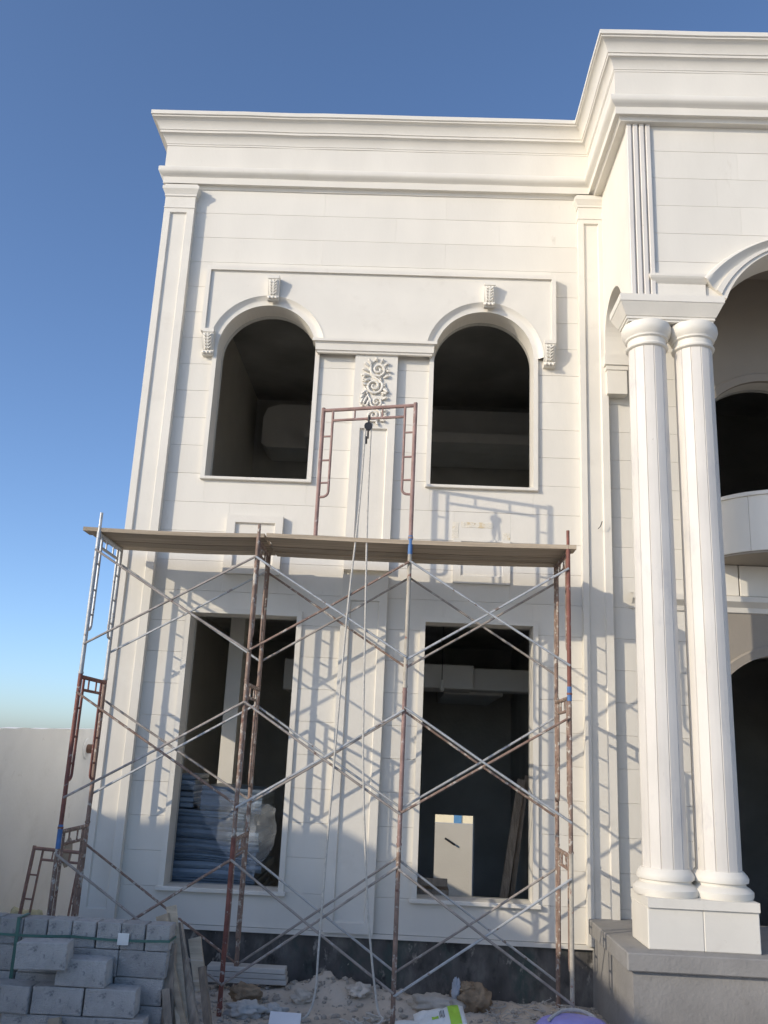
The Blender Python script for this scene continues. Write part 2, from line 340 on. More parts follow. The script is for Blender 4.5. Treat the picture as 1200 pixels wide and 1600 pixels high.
# raised field above the arches, with rim
SLAB = MB(); yf = -.085; RO = .745
edge = [(-2.66, XL-RO), (XL+RO, XR-RO), (XR+RO, 1.72)]
b = SLAB
for a, c_ in edge:
    if c_-a > .002: b.box(a, c_, yf, .03, SPR+.002, 8.64)
b.archwall(XL-RO, XL+RO, SPR+.002, 8.64, XL, SPR, RO, yf, .03, 48); b.archwall(XR-RO, XR+RO, SPR+.002, 8.64, XR, SPR, RO, yf, .03, 48)
b = SLAB.build('raised_field', MOULD, V)
r_ = MB(); r_.box(-2.70, 1.76, yf-.032, 0.0, 8.60, 8.655); r_.box(-2.70, -2.645, yf-.032, 0, 7.74, 8.60); r_.box(1.705, 1.76, yf-.032, 0, 7.72, 8.60)
r_.build('rim', MOULD, b)
# window surrounds
for nm, (a0, a1), xc in (('l', LW, XL), ('r', RW, XR)):
    b = MB(); b.arc(xc, SPR, [(RO, yf-.004), (RO-.012, yf-.004), (RO-.05, -.05), (RO-.075, -.042), (.62, -.042), (.62, .03)], n=56)
    ws = b.build('arch_surround', MOULD, V, smooth=True)
    for s, x in ((-1, a0), (1, a1)):
        MB().box(min(x, x+s*.055), max(x, x+s*.055), -.042, .03, SILL2, SPR).build('jamb', MOULD, ws)
    MB().cbox(a0-.06, a1+.06, -.05, .03, SILL2-.038, SILL2, .006).build('sill', MOULD, ws)
    b = MB(); b.box(a0-.06, a1+.06, -.03, .03, HEAD1, HEAD1+.06)
    ws = b.build('window_surround', MOULD, V)
    for s, x in ((-1, a0), (1, a1)):
        MB().box(min(x, x+s*.06), max(x, x+s*.06), -.03, .03, SILL1, HEAD1).build('jamb', MOULD, ws)
    MB().cbox(a0-.085, a1+.085, -.06, .03, SILL1-.045, SILL1, .006).build('sill', MOULD, ws)
# moulded band between the arches
b = MB(); xa, xb = LW[1]+.06, RW[0]-.06
prof = [(0,7.485),(.03,7.49),(.035,7.515),(.05,7.52),(.055,7.60),(.065,7.62),(.09,7.625),(.09,7.66),(.05,7.675),(0,7.68)]
b.sweep([(xa,-.0),(xa,-.085),(xb,-.085),(xb,-.0)], prof); b.build('string_band', MOULD, V)
# scrolled brackets
def bracket(xc, ztop, y, h=.33, w_=.14, dep=.10):
    b = MB(); zb = ztop-h; P = []
    P += [(0, ztop), (-dep-.012, ztop), (-dep-.012, ztop-.05), (-dep, ztop-.055)]
    for i in range(9): t = i/8; P.append((-dep*(1-.55*t**1.2)-.008*math.sin(t*math.pi), ztop-.06-(h-.14)*t))
    for i in range(9): a = rad(80-220*i/8); P.append((-dep*.42-.035*math.cos(a)+.01, zb+.04+.04*math.sin(a)))
    P.append((0, zb))
    b.prism([(y+q[0], q[1]) for q in P], 'x', xc-w_/2, xc+w_/2)
    o = b.build('bracket', MOULD, V)
    l = MB()
    for dx, rr in ((-.045,.014), (0,.018), (.045,.014)):
        l.tube([(xc+dx*(1-.25*t), y-dep*(1-.55*t**1.2)-.006, ztop-.065-(h-.14)*t) for t in [i/7 for i in range(8)]], [rr*(.7+.5*math.sin(3.1*i/7)) for i in range(8)], 6)
    for i in range(5):
        for s in (-1, 1):
            t = i/5; z = ztop-.08-(h-.16)*t; yy = y-dep*(1-.55*t**1.2)-.006
            l.tube([(xc+s*.005, yy, z-.03), (xc+s*.03, yy-.008, z-.012), (xc+s*.055, yy, z+.012)], [.009,.011,.004], 5)
    for s in (-1, 0, 1): l.tube([(xc+s*.045-.02, y-dep*.42-.03, zb+.035), (xc+s*.045, y-dep*.42-.04, zb+.028), (xc+s*.045+.02, y-dep*.42-.03, zb+.035)], [.012,.018,.012], 6)
    l.build('acanthus_leaf', MOULD, o, smooth=True)
bracket(XL+.045, 8.50, yf); bracket(XR+.05, 8.50, yf)
bracket(-2.59, 7.75, -.0, .33, .14, .15); bracket(1.68, 7.74, -.0, .33, .14, .15)
# carved scroll on the centre pilaster
b = MB(); yb = -.086
def spiral(cx, cz, r0, turns, a0, sgn, tail=(), r=.017):
    pts = []; n_ = 26
    for i in range(n_+1):
        t = i/n_; a = rad(a0)+sgn*turns*2*math.pi*t; rr = r0*(1-.86*t); pts.append((cx+rr*math.cos(a), yb-.012-.016*t, cz+rr*math.sin(a)))
    tl = [(x, yb-.008, z) for x, z in tail]
    allp = tl+pts; b.tube(allp, [r*.55+(r*.45)*min(1, i/4) if i < 5 else r*(1-.35*(i/len(allp))) for i in range(len(allp))], 6)
    b.lathe([(.0001, 0)], 0, 0, 3) if False else None
spiral(-.435, 7.285, .095, 1.7, 190, 1, [(-.47,7.42),(-.52,7.38),(-.535,7.33)], .019)
spiral(-.480, 7.065, .105, 1.7, 15, -1, [(-.525,7.28),(-.50,7.20),(-.43,7.155),(-.39,7.11)], .020)
spiral(-.440, 6.855, .080, 1.6, 160, 1, [(-.60,7.06),(-.565,7.0),(-.545,6.93)], .017)
spiral(-.470, 6.68, .085, 1.7, 15, -1, [(-.54,6.90),(-.48,6.79),(-.40,6.74)], .018)
for (x, z, a, l_) in ((-.53,7.37,118,.07),(-.555,7.33,140,.08),(-.565,7.27,155,.08),(-.56,7.21,175,.07),(-.55,7.15,200,.06),(-.46,7.42,100,.03),(-.40,7.40,60,.04),(-.345,7.36,30,.04),(-.32,7.27,-10,.035),
                      (-.35,7.19,25,.06),(-.365,7.03,-35,.09),(-.375,6.98,-10,.06),(-.575,7.01,228,.11),(-.60,6.96,240,.10),(-.61,6.90,250,.09),(-.56,6.93,248,.14),(-.535,6.88,255,.10),(-.57,7.08,165,.06),(-.36,6.90,25,.06),
                      (-.37,6.82,-20,.06),(-.375,6.73,25,.07),(-.385,6.63,-20,.07),(-.43,6.595,-70,.04),(-.52,6.60,235,.05)):
    dx, dz = math.cos(rad(a)), math.sin(rad(a)); l_ *= .9
    b.tube([(x-dx*.02, yb-.004, z-dz*.02), (x+dx*l_*.35, yb-.022, z+dz*l_*.35), (x+dx*l_*.75, yb-.024, z+dz*l_*.75), (x+dx*l_-dz*.012, yb-.006, z+dz*l_+dx*.012)], [.008,.018,.016,.005], 6)
for k in range(46):
    t = R.random(); z = 6.60+.80*t; x = -.47+.045*math.sin(t*15)+R.choice((-1, 1, 1))*R.uniform(.05, .11); a = R.uniform(20, 70) if x > -.47 else R.uniform(110, 200); l_ = R.uniform(.03, .055); dx, dz = math.cos(rad(a)), math.sin(rad(a))
    b.tube([(x, yb-.002, z), (x+dx*l_*.4, yb-.016, z+dz*l_*.4-.006), (x+dx*l_, yb-.004, z+dz*l_)], [.008, .014, .003], 5)
b.build('scroll_ornament', MOULD, V, smooth=True)['label'] = 'carved acanthus scroll relief on the centre pilaster'

# ---------------------------------------------------------------- entablature (main front and portico in one run)
PATH = [(-3.42, 6.35), (-3.42, -.08), (2.20, -.08), (2.20, -1.61), (6.48, -1.61), (6.48, -.08), (12.14, -.08), (12.14, 6.35)]
def dense(P, st=.35):
    out = []
    for p, q in zip(P, P[1:]):
        k = max(1, round(math.dist(p, q)/st)); out += [(p[0]+(q[0]-p[0])*i/k, p[1]+(q[1]-p[1])*i/k) for i in range(k)]
    return out+[P[-1]]
DP = dense(PATH)
MB().sweep(PATH, [(0,9.88),(0,10.47),(-.25,10.47),(-.25,9.88)], True).build('frieze', STONE, V)
CORN = [(-.2,10.452),(.006,10.452),(.006,10.475),(.012,10.478),(.016,10.50),(.03,10.545),(.058,10.585),(.078,10.597),(.088,10.599),(.088,10.632),(.098,10.635),(.102,10.66),(.118,10.705),(.148,10.75),(.178,10.768),(.188,10.77),(.188,10.79),(.206,10.796),(.206,10.85),(.19,10.862),(-.45,10.88),(-.45,10.7)]
sculpt(MB().sweep(DP, CORN).build('cornice', MOULD, V, smooth=True), .006, 1.7, 3)
ARCH = [(-.2,10.115),(.03,10.108),(.055,10.10),(.062,10.09),(.062,10.035),(.055,10.02),(.03,9.995),(.0,9.975),(-.01,9.955),(-.012,9.95),(-.004,9.945),(-.004,9.92),(-.02,9.905),(-.05,9.875),(-.062,9.85),(-.066,9.835),(-.2,9.832)]
sculpt(MB().sweep(DP, ARCH).build('architrave', MOULD, V, smooth=True), .005, 1.7, 8)
MB().box(-3.2, 11.9, .4, 6.2, 10.40, 10.52).build('roof_deck', CONCRETE, V)

# ---------------------------------------------------------------- portico
PX0, PX1, PY, PT = 2.36, 6.32, -1.45, .43
AX, AZ, AR = 4.34, 7.30, 1.02
b = MB(); b.box(PX0, PX0+.3, PY, PY+PT, 7.635, 9.9); b.box(PX1-.3, PX1, PY, PY+PT, 7.635, 9.9)
hw = math.sqrt(AR**2-(7.635-AZ)**2)
b.box(PX0+.3, AX-hw-.001, PY, PY+PT, 7.635, 9.9); b.box(AX+hw+.001, PX1-.3, PY, PY+PT, 7.635, 9.9)
b.archwall(AX-hw, AX+hw, 7.635, 9.9, AX, AZ, AR, PY, PY+PT, 48)
pw = b.build('portico_wall', MOULD, V)
for sx, x0, x1 in ((-1, PX0, PX0+.34), (1, PX1-.34, PX1)):        # side walls with their own small arch
    b = MB(); q = MB(); q.archwall(-1.02, -.13, 7.76, 9.9, -.575, 7.76, .445, x0, x1, 24)
    b.add([(v[1], v[0], v[2]) for v in q.v], [f[::-1] for f in q.f])
    b.box(x0, x1, -.13, .0, 7.56, 9.9); b.build('portico_wall', STONE, V)
    rx0, rx1 = (PX0+.01, PX0+.25) if sx < 0 else (PX1-.25, PX1-.01)
    b = MB(); b.box(rx0, rx1, -.16, -.004, 7.05, 7.36); b.box(rx0-.012, rx1+.012, -.172, -.004, 7.36, 7.42); b.box(rx0-.03, rx1+.03, -.19, -.004, 7.42, 7.558)
    b.build('respond_capital', MOULD, V)
# fluted pilasters over the columns
for sx in (-1, 1):
    x0 = PX0-.012 if sx < 0 else PX1-.27+.012; b = MB(); wd = .27; st = wd/3.7; rd = .055
    b.box(x0, x0+wd, PY-.018, PY+.02, 7.64, 9.9)
    for k in range(4):
        a = x0+k*(wd-rd)/3
        b.prism([(a, PY-.018), (a, PY-.046), (a+.008, PY-.052), (a+rd-.008, PY-.052), (a+rd, PY-.046), (a+rd, PY-.018)], 'z', 7.642, 9.86)
    b.build('fluted_pilaster', MARBLE, V)
# portico cladding around the arch
RA = 1.565; AZe = 6.87
for k in range(0, 7):
    z0, z1 = 9.60-.355*(k+1)+.26, 9.60-.355*k+.26
    z0 = max(z0, 7.86); z1 = min(z1, 9.84)
    if z1-z0 < .03: continue
    def cut(z): d = RA**2-(z-AZe)**2; return math.sqrt(d) if d > 0 else 0
    if cut(z0) == 0:
        xsn = [PX0+.26, 3.35+.25*(k % 2), 4.5+.3*(k % 2), PX1-.26]
        for a, c_ in zip(xsn, xsn[1:]): clad(a, c_, z0, z1, PY-.012, parent=pw)
    else:
        for s in (-1, 1):
            b = MB(); zz = [z0+.0022+(z1-z0-.0044)*i/8 for i in range(9)]
            xo = PX0+.26 if s < 0 else PX1-.26
            poly = [(xo, z0+.0022)]+[(AX+s*max(cut(z), .0), z) for z in zz]+[(xo, z1-.0022)]
            b.prism(poly, 'y', PY-.012, PY+.02); b.build('cladding_panel', STONE, pw)
# archivolt with horizontal label
b = MB(); NA = 48; ai = math.asin((7.64-AZ)/AR); ae = math.asin((7.86-AZe)/RA); vs = []
pa = [(1.0, .0), (1.0, -.085), (.97, -.095), (.86, -.10), (.78, -.085), (.64, -.05), (.50, -.034), (.44, -.032), (.43, -.055), (.22, -.055), (.20, -.035), (0, -.035), (0, .05)]
for i in range(NA+1):
    ti = math.pi-ai-(math.pi-2*ai)*i/NA; te = math.pi-ae-(math.pi-2*ae)*i/NA
    pi_ = Vector((AX+(AR-.001)*math.cos(ti), AZ+(AR-.001)*math.sin(ti))); pe = Vector((AX+RA*math.cos(te), AZe+RA*math.sin(te)))
    for f, y in pa: q = pi_.lerp(pe, f); vs.append((q.x, PY+y, q.y))
q = len(pa); b.add(vs, [(i*q+j, i*q+j+1, (i+1)*q+j+1, (i+1)*q+j) for i in range(NA) for j in range(q-1)]+[tuple(range(q)), tuple(NA*q+j for j in range(q-1, -1, -1))])
av = b.build('archivolt', MOULD, V, smooth=True)
lx = AX-math.sqrt(RA**2-(7.86-AZe)**2)
for x0, x1 in ((PX0+.27, lx), (2*AX-lx, PX1-.27)):
    q = MB(); q.sweep([(x0, PY), (x0, PY-.001), (x1, PY-.001), (x1, PY)], [(0,7.64),(.03,7.645),(.03,7.80),(.05,7.82),(.075,7.85),(.085,7.87),(.085,7.90),(.05,7.915),(0,7.92)])
    q.build('label_mould', MOULD, av)
# columns in pairs under a shared abacus
def shaft(cx, cy, z0, z1, r0, r1, nf=12):
    b = MB(); rings = 10; prof = []
    for k in range(nf):
        for t, dr in ((.0,-.010), (.06,0), (.5,-.0035), (.94,0)): prof.append((2*math.pi*(k+t)/nf, dr))
    q = len(prof); vs = []
    for i in range(rings+1):
        t = i/rings; rr = r0+(r1-r0)*(t**1.3); z = z0+(z1-z0)*t
        vs += [(cx+(rr+d)*math.cos(a+.11), cy+(rr+d)*math.sin(a+.11), z) for a, d in prof]
    b.add(vs, [(i*q+j, i*q+(j+1)%q, (i+1)*q+(j+1)%q, (i+1)*q+j) for i in range(rings) for j in range(q)]); return b
CY = -1.30
for xs_ in ((2.545, 3.045), (2*AX-3.045, 2*AX-2.545)):
    for cx in xs_:
        col = empty('column', (cx, CY, .8)); col.parent = V; col.matrix_parent_inverse = Matrix.Translation(-V.location)
        shaft(cx, CY, 1.78, 7.06, .208, .198).build('shaft', MARBLE, col)
        MB().lathe([(.19,7.055),(.208,7.06),(.222,7.07),(.226,7.085),(.218,7.10),(.205,7.105),(.205,7.16),(.215,7.165),(.228,7.175),(.228,7.19),(.235,7.20),(.255,7.23),(.268,7.27),(.262,7.32),(.25,7.345),(.2,7.35)], cx, CY, 40).build('capital', MOULD, col, smooth=True)
        b = MB(); b.lathe([(.29,1.55),(.30,1.57),(.30,1.61),(.27,1.64),(.235,1.66),(.235,1.68),(.26,1.69),(.265,1.72),(.25,1.75),(.22,1.785)], cx, CY, 40); b.build('base', MOULD, col, smooth=True)
        b = MB(); b.cbox(cx-.25, cx+.249, CY-.29, CY+.29, 1.12, 1.47, .008); b.box(cx-.25, cx+.249, CY-.315, CY+.315, 1.47, 1.55); b.build('pedestal', MOULD, col)
    xa, xb = xs_[0]-.335, xs_[1]+.285
    if xs_[0] > 4: xa, xb = xs_[0]-.285, xs_[1]+.335
    b = MB(); ya, yb_ = -1.555, -1.045; vs = []; pr = [(-.10,7.352),(-.10,7.375),(-.085,7.38),(-.085,7.405),(-.075,7.41),(-.055,7.45),(-.02,7.52),(-.008,7.545),(0,7.55),(0,7.63)]
    for o, z in pr: vs += [(xa-o, ya-o, z), (xb+o, ya-o, z), (xb+o, yb_+o, z), (xa-o, yb_+o, z)]
    b.add(vs, [(i*4+j, i*4+(j+1)%4, i*4+4+(j+1)%4, i*4+4+j) for i in range(len(pr)-1) for j in range(4)]+[(3,2,1,0), tuple(4*(len(pr)-1)+j for j in range(4))])
    b.build('abacus', MOULD, V)
# portico ceiling beams, back-wall ledge, door surrounds, balcony, porch floor
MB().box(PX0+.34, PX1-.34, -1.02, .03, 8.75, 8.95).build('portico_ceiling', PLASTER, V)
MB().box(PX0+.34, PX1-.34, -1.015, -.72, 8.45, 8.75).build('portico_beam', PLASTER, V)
MB().box(3.452, 11, -.006, .03, 4.64, 9.2).build('porch_lining', PLASTER, V) if False else None
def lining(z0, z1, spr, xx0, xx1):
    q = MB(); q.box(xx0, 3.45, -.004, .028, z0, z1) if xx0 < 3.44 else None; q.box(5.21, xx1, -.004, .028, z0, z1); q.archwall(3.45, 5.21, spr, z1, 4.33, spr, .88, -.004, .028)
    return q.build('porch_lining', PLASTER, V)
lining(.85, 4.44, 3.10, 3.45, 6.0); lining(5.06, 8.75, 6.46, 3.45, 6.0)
b = MB()
for k in range(6): b.cbox(3.46+k*.42, 3.46+k*.42+.405, -.022, .028, 4.64, 5.0, .004)
b.build('ledge_panels', STONE, V)
b = MB(); b.sweep([(2.62,-.004),(6.0,-.004)], [(0,4.44),(.02,4.445),(.03,4.50),(.10,4.56),(.10,4.62),(.02,4.635),(0,4.64)]); b.build('ledge', MOULD, V)
for spr in (3.10, 6.46):
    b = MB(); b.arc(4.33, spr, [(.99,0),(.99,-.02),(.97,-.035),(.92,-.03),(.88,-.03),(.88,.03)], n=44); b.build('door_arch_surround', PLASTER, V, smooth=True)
BC, BR = (4.33, .02), .87
bal = empty('balcony', (4.33, 0, 5)); bal.parent = V; bal.matrix_parent_inverse = Matrix.Translation(-V.location)
def halfring(r0, r1, z0, z1, a0=180, a1=360, n_=36):
    q = MB(); vs = []
    for i in range(n_+1):
        a = rad(a0+(a1-a0)*i/n_); c_, s_ = math.cos(a), math.sin(a)
        vs += [(BC[0]+r0*c_, BC[1]+r0*s_, z0), (BC[0]+r1*c_, BC[1]+r1*s_, z0), (BC[0]+r1*c_, BC[1]+r1*s_, z1), (BC[0]+r0*c_, BC[1]+r0*s_, z1)]
    q.add(vs, [(i*4+j, i*4+(j+1)%4, i*4+4+(j+1)%4, i*4+4+j) for i in range(n_) for j in range(4)]+[(3,2,1,0), tuple(4*n_+j for j in range(4))]); return q
halfring(.001, .855, 5.005, 5.12).build('floor_slab', PLASTER, bal, smooth=True)
for k in range(7): halfring(.77, .87, 5.03, 5.655, 180+180*k/7+.12, 180+180*(k+1)/7-.12, 8).build('parapet_panel', STONE, bal, smooth=True)
halfring(.75, .89, 5.657, 5.70).build('coping', MOULD, bal, smooth=True)
b = MB(); b.box(2.12, 6.56, -1.72, .010, .20, .97); b.build('porch_base', CONCRETE, V)
b = MB(); b.cbox(2.06, 6.62, -1.78, .010, .97, 1.12, .01); b.build('porch_slab', CONCRETE, V)

# ================================================================ boundary walls and houses around
bw = empty('boundary_wall', (-5.2, 3, 0)); tag(bw, 'grey plastered boundary wall beyond the left corner of the villa', 'wall')
b = MB(); N = 46
for i in range(N):
    y0 = -3+13.5*i/N; y1 = -3+13.5*(i+1)/N; za = 2.77+.024*y0+.02*noise.noise(Vector((y0*2, 0, 0))); zb = 2.77+.024*y1+.02*noise.noise(Vector((y1*2, 0, 0)))
    b.add([(-5.15,y0,-2),(-4.95,y0,-2),(-4.95,y0,za),(-5.15,y0,za),(-5.15,y1,-2),(-4.95,y1,-2),(-4.95,y1,zb),(-5.15,y1,zb)], [(1,5,6,2),(2,6,7,3),(3,7,4,0)]+([(0,1,2,3)] if i == 0 else [])+([(5,4,7,6)] if i == N-1 else []))
b.build('wall_body', BWALL, bw)
b = MB(); b.tube([(-4.99,4.2,2.57),(-4.77,4.2,2.57)], .07, 14, False); b.tube([(-4.78,4.2,2.57),(-4.99,4.2,2.57)], .055, 14); p = b.build('pipe_stub', PIPEM, bw, smooth=True)
b = MB(); b.lathe([(.17,-4.947),(.15,-4.93),(.06,-4.925)], 0, 0, 14); b.v = [(v[2], 4.2+v[0], 2.57+v[1]) for v in b.v]; b.build('mortar_patch', BWALL, bw)
b = MB(); b.lathe([(.26,-4.947),(.22,-4.94),(.05,-4.938)], 0, 0, 10); b.v = [(v[2], 3.95+v[0]*.8, 1.05+v[1]*.85) for v in b.v]; b.build('cement_patch', CONCRETE, bw)
rw = empty('boundary_wall', (1, 10.5, -1)); tag(rw, 'pale rear boundary wall seen through the right ground floor window and back door', 'wall')
MB().box(-5.2, 14, 10.5, 10.7, -2, 1.29).build('wall_body', RWALL, rw)
MB().tube([(1.05,10.47,.98),(1.27,10.44,.85)], .022, 6).build('rebar_stub', STEELD, rw)
def house(name, label, x0, x1, y0, y1, z0, z1, m_, wins):
    h = empty(name, ((x0+x1)/2, (y0+y1)/2, z0)); tag(h, label, 'house')
    MB().box(x0, x1, y0, y1, z0-1, z1).build('wall', m_, h)
    MB().box(x0+.02, x1-.02, y0+.02, y1-.02, z1+.002, z1+.1).build('roof', CONCRETE, h)
    for ax, a0, a1, c0, c1, side in wins:
        q = MB(); f = MB()
        if ax == 'y': q.box(a0, a1, side-.03, side-.004, c0, c1); f.box(a0-.08, a1+.08, side-.05, side-.002, c0-.08, c0); f.box(a0-.08, a1+.08, side-.05, side-.002, c1, c1+.08)
        else: q.box(side+.004, side+.03, a0, a1, c0, c1); f.box(side+.002, side+.05, a0-.08, a1+.08, c0-.08, c0); f.box(side+.002, side+.05, a0-.08, a1+.08, c1, c1+.08)
        wq = q.build('window', BGLASS, h); f.build('window_frame', MOULD, wq)
    return h
house('house', 'cream painted house with a blue window beyond the rear wall', -8, 12, 24, 32, -1.4, 6, YHOUSE, [('y', 2.02, 2.30, -.4, 1.6, 24), ('y', 5, 6, -.4, 1.4, 24), ('y', -2, -1, -.4, 1.4, 24), ('y', 2.35, 2.95, 3, 4.6, 24)])
NX, NY = -.55-1.38*6.5, -6.5
house('house', 'single storey neighbouring house whose shadow falls on the ground', NX-5, NX, NY-6.5, NY, .2, 1.88+.645*6.5-.1, YHOUSE, [('x', -8.8, -7.6, 1.4, 3.0, NX), ('x', -11.8, -10.6, 1.4, 3.0, NX)])

# ================================================================ scaffolding
SC = empty('scaffolding', (-.8, -.8, .4)); tag(SC, 'rusty tubular scaffolding of ladder frames and cross braces in front of the villa', 'scaffolding')
PXS = [-3.255, -1.56, .04, 1.685]; YO, YI = -1.20, -.42; ZB = .36; PIT = 1.493
MATS = [[BROWN, REDRUST, GALV], [REDRUST, BROWN, BROWN], [BROWN, PINK, CREAM], [CREAM, BROWN, REDRUST]]
IMATS = [[BROWN, BROWN, GALV], [BROWN, BROWN, BROWN], [BROWN, CREAM, BROWN], [BROWN, BROWN, BROWN]]
def frame(P, Q, z0, h, mats, parent, ext=(0,0), lift=0, foot=0):
    """ladder frame between post lines P and Q (2D points); returns the top-bar mesh"""
    P = Vector((P[0], P[1], 0)); Q = Vector((Q[0], Q[1], 0)); d = (Q-P).normalized(); zt = z0+h-.03
    v = lambda base, off, z: tuple(base+d*off+Vector((0, 0, z)))
    t = MB(); t.tube([v(P, .0, zt), v(Q, 0, zt)], .0215, 8); o = t.build('top_bar', mats[2], parent, smooth=True)
    for base, s, mt, e in ((P, 1, mats[0], ext[0]), (Q, -1, mats[1], ext[1])):
        p = MB(); p.tube([v(base, 0, z0-foot), v(base, 0, z0+h)], .0225, 10)
        if e: p.tube([v(base, 0, z0+h), v(base, 0, z0+h+e)], .017, 8)
        p.tube([v(base, 0, z0+.0), v(base, 0, z0+.02)], .028, 10)
        p.build('post', mt, o, smooth=True)
        l = MB(); of = s*.115; zl = zt-.13
        pts = [v(base, of, zt), v(base, of, z0+h-.98)]+[v(base, of-s*.06*(1-math.cos(rad(a))), z0+h-.98-.06*math.sin(rad(a))) for a in (25,50,75,90)]+[v(base, 0, z0+h-1.045)]
        l.tube(pts, .0145, 7)
        for zz in (.34, .62, .88): l.tube([v(base, 0, z0+h-zz), v(base, of, z0+h-zz)], .011, 6)
        l.build('ladder_rail', mats[2], o, smooth=True)
    t = MB(); t.tube([v(P, .115, zt-.125), v(Q, -.115, zt-.125)], .0155, 7)
    for f_ in (.35, .65): q = P.lerp(Q, f_); t.tube([tuple(q+Vector((0,0,zt-.125))), tuple(q+Vector((0,0,zt)))], .010, 6)
    t.build('second_bar', mats[2], o, smooth=True)
    return o
for i, x in enumerate(PXS):
    for k in range(3):
        o = frame((x, YO), (x, YI), ZB+PIT*k, PIT, (MATS[i][k], IMATS[i][k], IMATS[i][k] if i else MATS[i][k]), SC, ((.20, .14, 0, .20)[i], .05) if k == 2 else (0, 0), foot=.14 if k == 0 else 0)
    for yy in (YO, YI):
        q = MB(); zz = gh(x, yy); q.box(x-.07, x+.07, yy-.07, yy+.07, ZB-.15, ZB-.14); q.build('base_plate', BROWN, SC)
for x, z, l in ((PXS[2], ZB+3*PIT-.12, .20), (PXS[3], ZB+2*PIT-.06, .14), (PXS[0], ZB+PIT-.18, .22)):
    MB().tube([(x, YO, z), (x, YO, z+l)], .0245, 10).build('coupling_sleeve', BLUE, SC, smooth=True)
for i in range(3):
    for k in range(3):
        for yy, dy in ((YO, -.03), (YI, .03)):
            z0 = ZB+PIT*k+(.29 if k else .20); z1 = ZB+PIT*k+1.29; a, c_ = PXS[i], PXS[i+1]
            j = lambda: R.uniform(-.02, .02)
            for p, q, oy in (((a, z0+j()), (c_, z1+j()), 0), ((a, z1+j()), (c_, z0+j()), .022)):
                t = MB(); y_ = yy+dy+oy*(1 if dy > 0 else -1); sag = R.uniform(.0, .012)
                mid = ((p[0]+q[0])/2, y_, (p[1]+q[1])/2-sag)
                t.tube([(p[0], y_, p[1]), mid, (q[0], y_, q[1])], .0125, 7)
                t.build('cross_brace', [BRACEM, GALV, BRACEM, BROWN][R.randrange(4)], SC, smooth=True)
# planks on top
def plank(x0, x1, y0, y1, z, th, label, dz=0, m_=PLANK):
    b = MB(); k = 14; vs = []
    for i in range(k+1):
        t = i/k; x = x0+(x1-x0)*t; s = -.016*math.sin(math.pi*t)+dz*t
        e = .004*noise.noise(Vector((x*5, y0*9, z)))
        vs += [(x, y0+e, z+s), (x, y1+e, z+s), (x, y1+e, z+s+th), (x, y0+e, z+s+th)]
    b.add(vs, [(i*4+j_, i*4+(j_+1)%4, i*4+4+(j_+1)%4, i*4+4+j_) for i in range(k) for j_ in range(4)]+[(3,2,1,0), tuple(4*k+j_ for j_ in range(4))])
    o = b.build('scaffold_plank', m_); return tag(o, label, 'plank', 'planks of the scaffold platform')
zt = ZB+3*PIT-.03+.023
ysp = [-1.215, -.985, -.755, -.52, -.29]; nmw = ['front', 'second', 'third', 'rearmost']
for k in range(4):
    plank(-3.43+(.022*k), -1.50, ysp[k]+.008, ysp[k+1]-.008, zt+R.uniform(0, .018), .042, ('%s plank of the left platform bay above the leftmost window' % nmw[k]).replace('second', 'second from front').replace('third', 'third from front'))
for k in range(4):
    plank(-1.48+R.uniform(-.01, .02), 1.74+R.uniform(-.03, .03), ysp[k]-.002, ysp[k+1]-.018, zt+R.uniform(0, .018)-.004, .045, ('%s plank of the long right platform run' % nmw[k]).replace('second', 'second from front').replace('third', 'third from front'))
# the single frame standing on the platform
tf = empty('standing_scaffold', (-.48, -1.05, 4.9)); tag(tf, 'faded red scaffold frame standing upright on the plank platform', 'scaffold frame')
frame((.04, -1.20), (-.99, -.95), 4.885, 1.53, (PINK, PINK, PINK), tf)
lf = empty('leaning_scaffold', (-4.4, 1.6, .2)); tag(lf, 'thin pinkish scaffold frame leaning by the boundary wall behind the blocks', 'scaffold frame')
frame((-4.62, 1.5), (-3.92, 1.55), .10, 1.27, (PINK, PINK, PINK), lf)
lf.rotation_euler = (rad(-5), rad(3), 0)
# hoist rope over a pulley on the standing frame
hp = empty('hoist_rope', (-.49, -1.08, .3)); tag(hp, 'pale hoist rope hanging in two falls from a small pulley', 'rope')
px_, py_, pz_ = -.47, -1.10, 6.26
b = MB(); b.tube([(px_, py_, pz_+.03), (px_, py_, pz_-.06)], .012, 6); b.tube([(px_, py_-.02, pz_-.10), (px_, py_+.02, pz_-.10)], .045, 14); b.tube([(px_, py_, pz_-.14), (px_, py_, pz_-.24)], .012, 6); b.tube([(px_-.02, py_, pz_-.22), (px_-.02, py_, pz_-.30)], .018, 6)
b.build('pulley', STEELD, hp, smooth=True)
def rope(pts, n_=60, r=.0105):
    P = [Vector(p) for p in pts]; out = []
    for i in range(n_+1):
        t = i/n_*(len(P)-1); k = min(int(t), len(P)-2); f = t-k
        a, b_, c_, d = P[max(k-1,0)], P[k], P[k+1], P[min(k+2,len(P)-1)]
        out.append(.5*((2*b_)+(c_-a)*f+(2*a-5*b_+4*c_-d)*f*f+(3*b_-a-3*c_+d)*f**3))
    return MB().tube(out, r, 6)
rope([(px_-.03, py_, pz_-.12), (px_-.05, py_-.06, 5.2), (px_-.11, py_-.17, 4.0), (px_-.16, py_-.18, 2.4), (px_-.20, py_-.16, 1.0), (px_-.21, py_-.16, .55), (px_-.28, py_-.22, .36), (px_-.45, py_-.3, .33)]).build('rope_fall', ROPEM, hp, smooth=True)
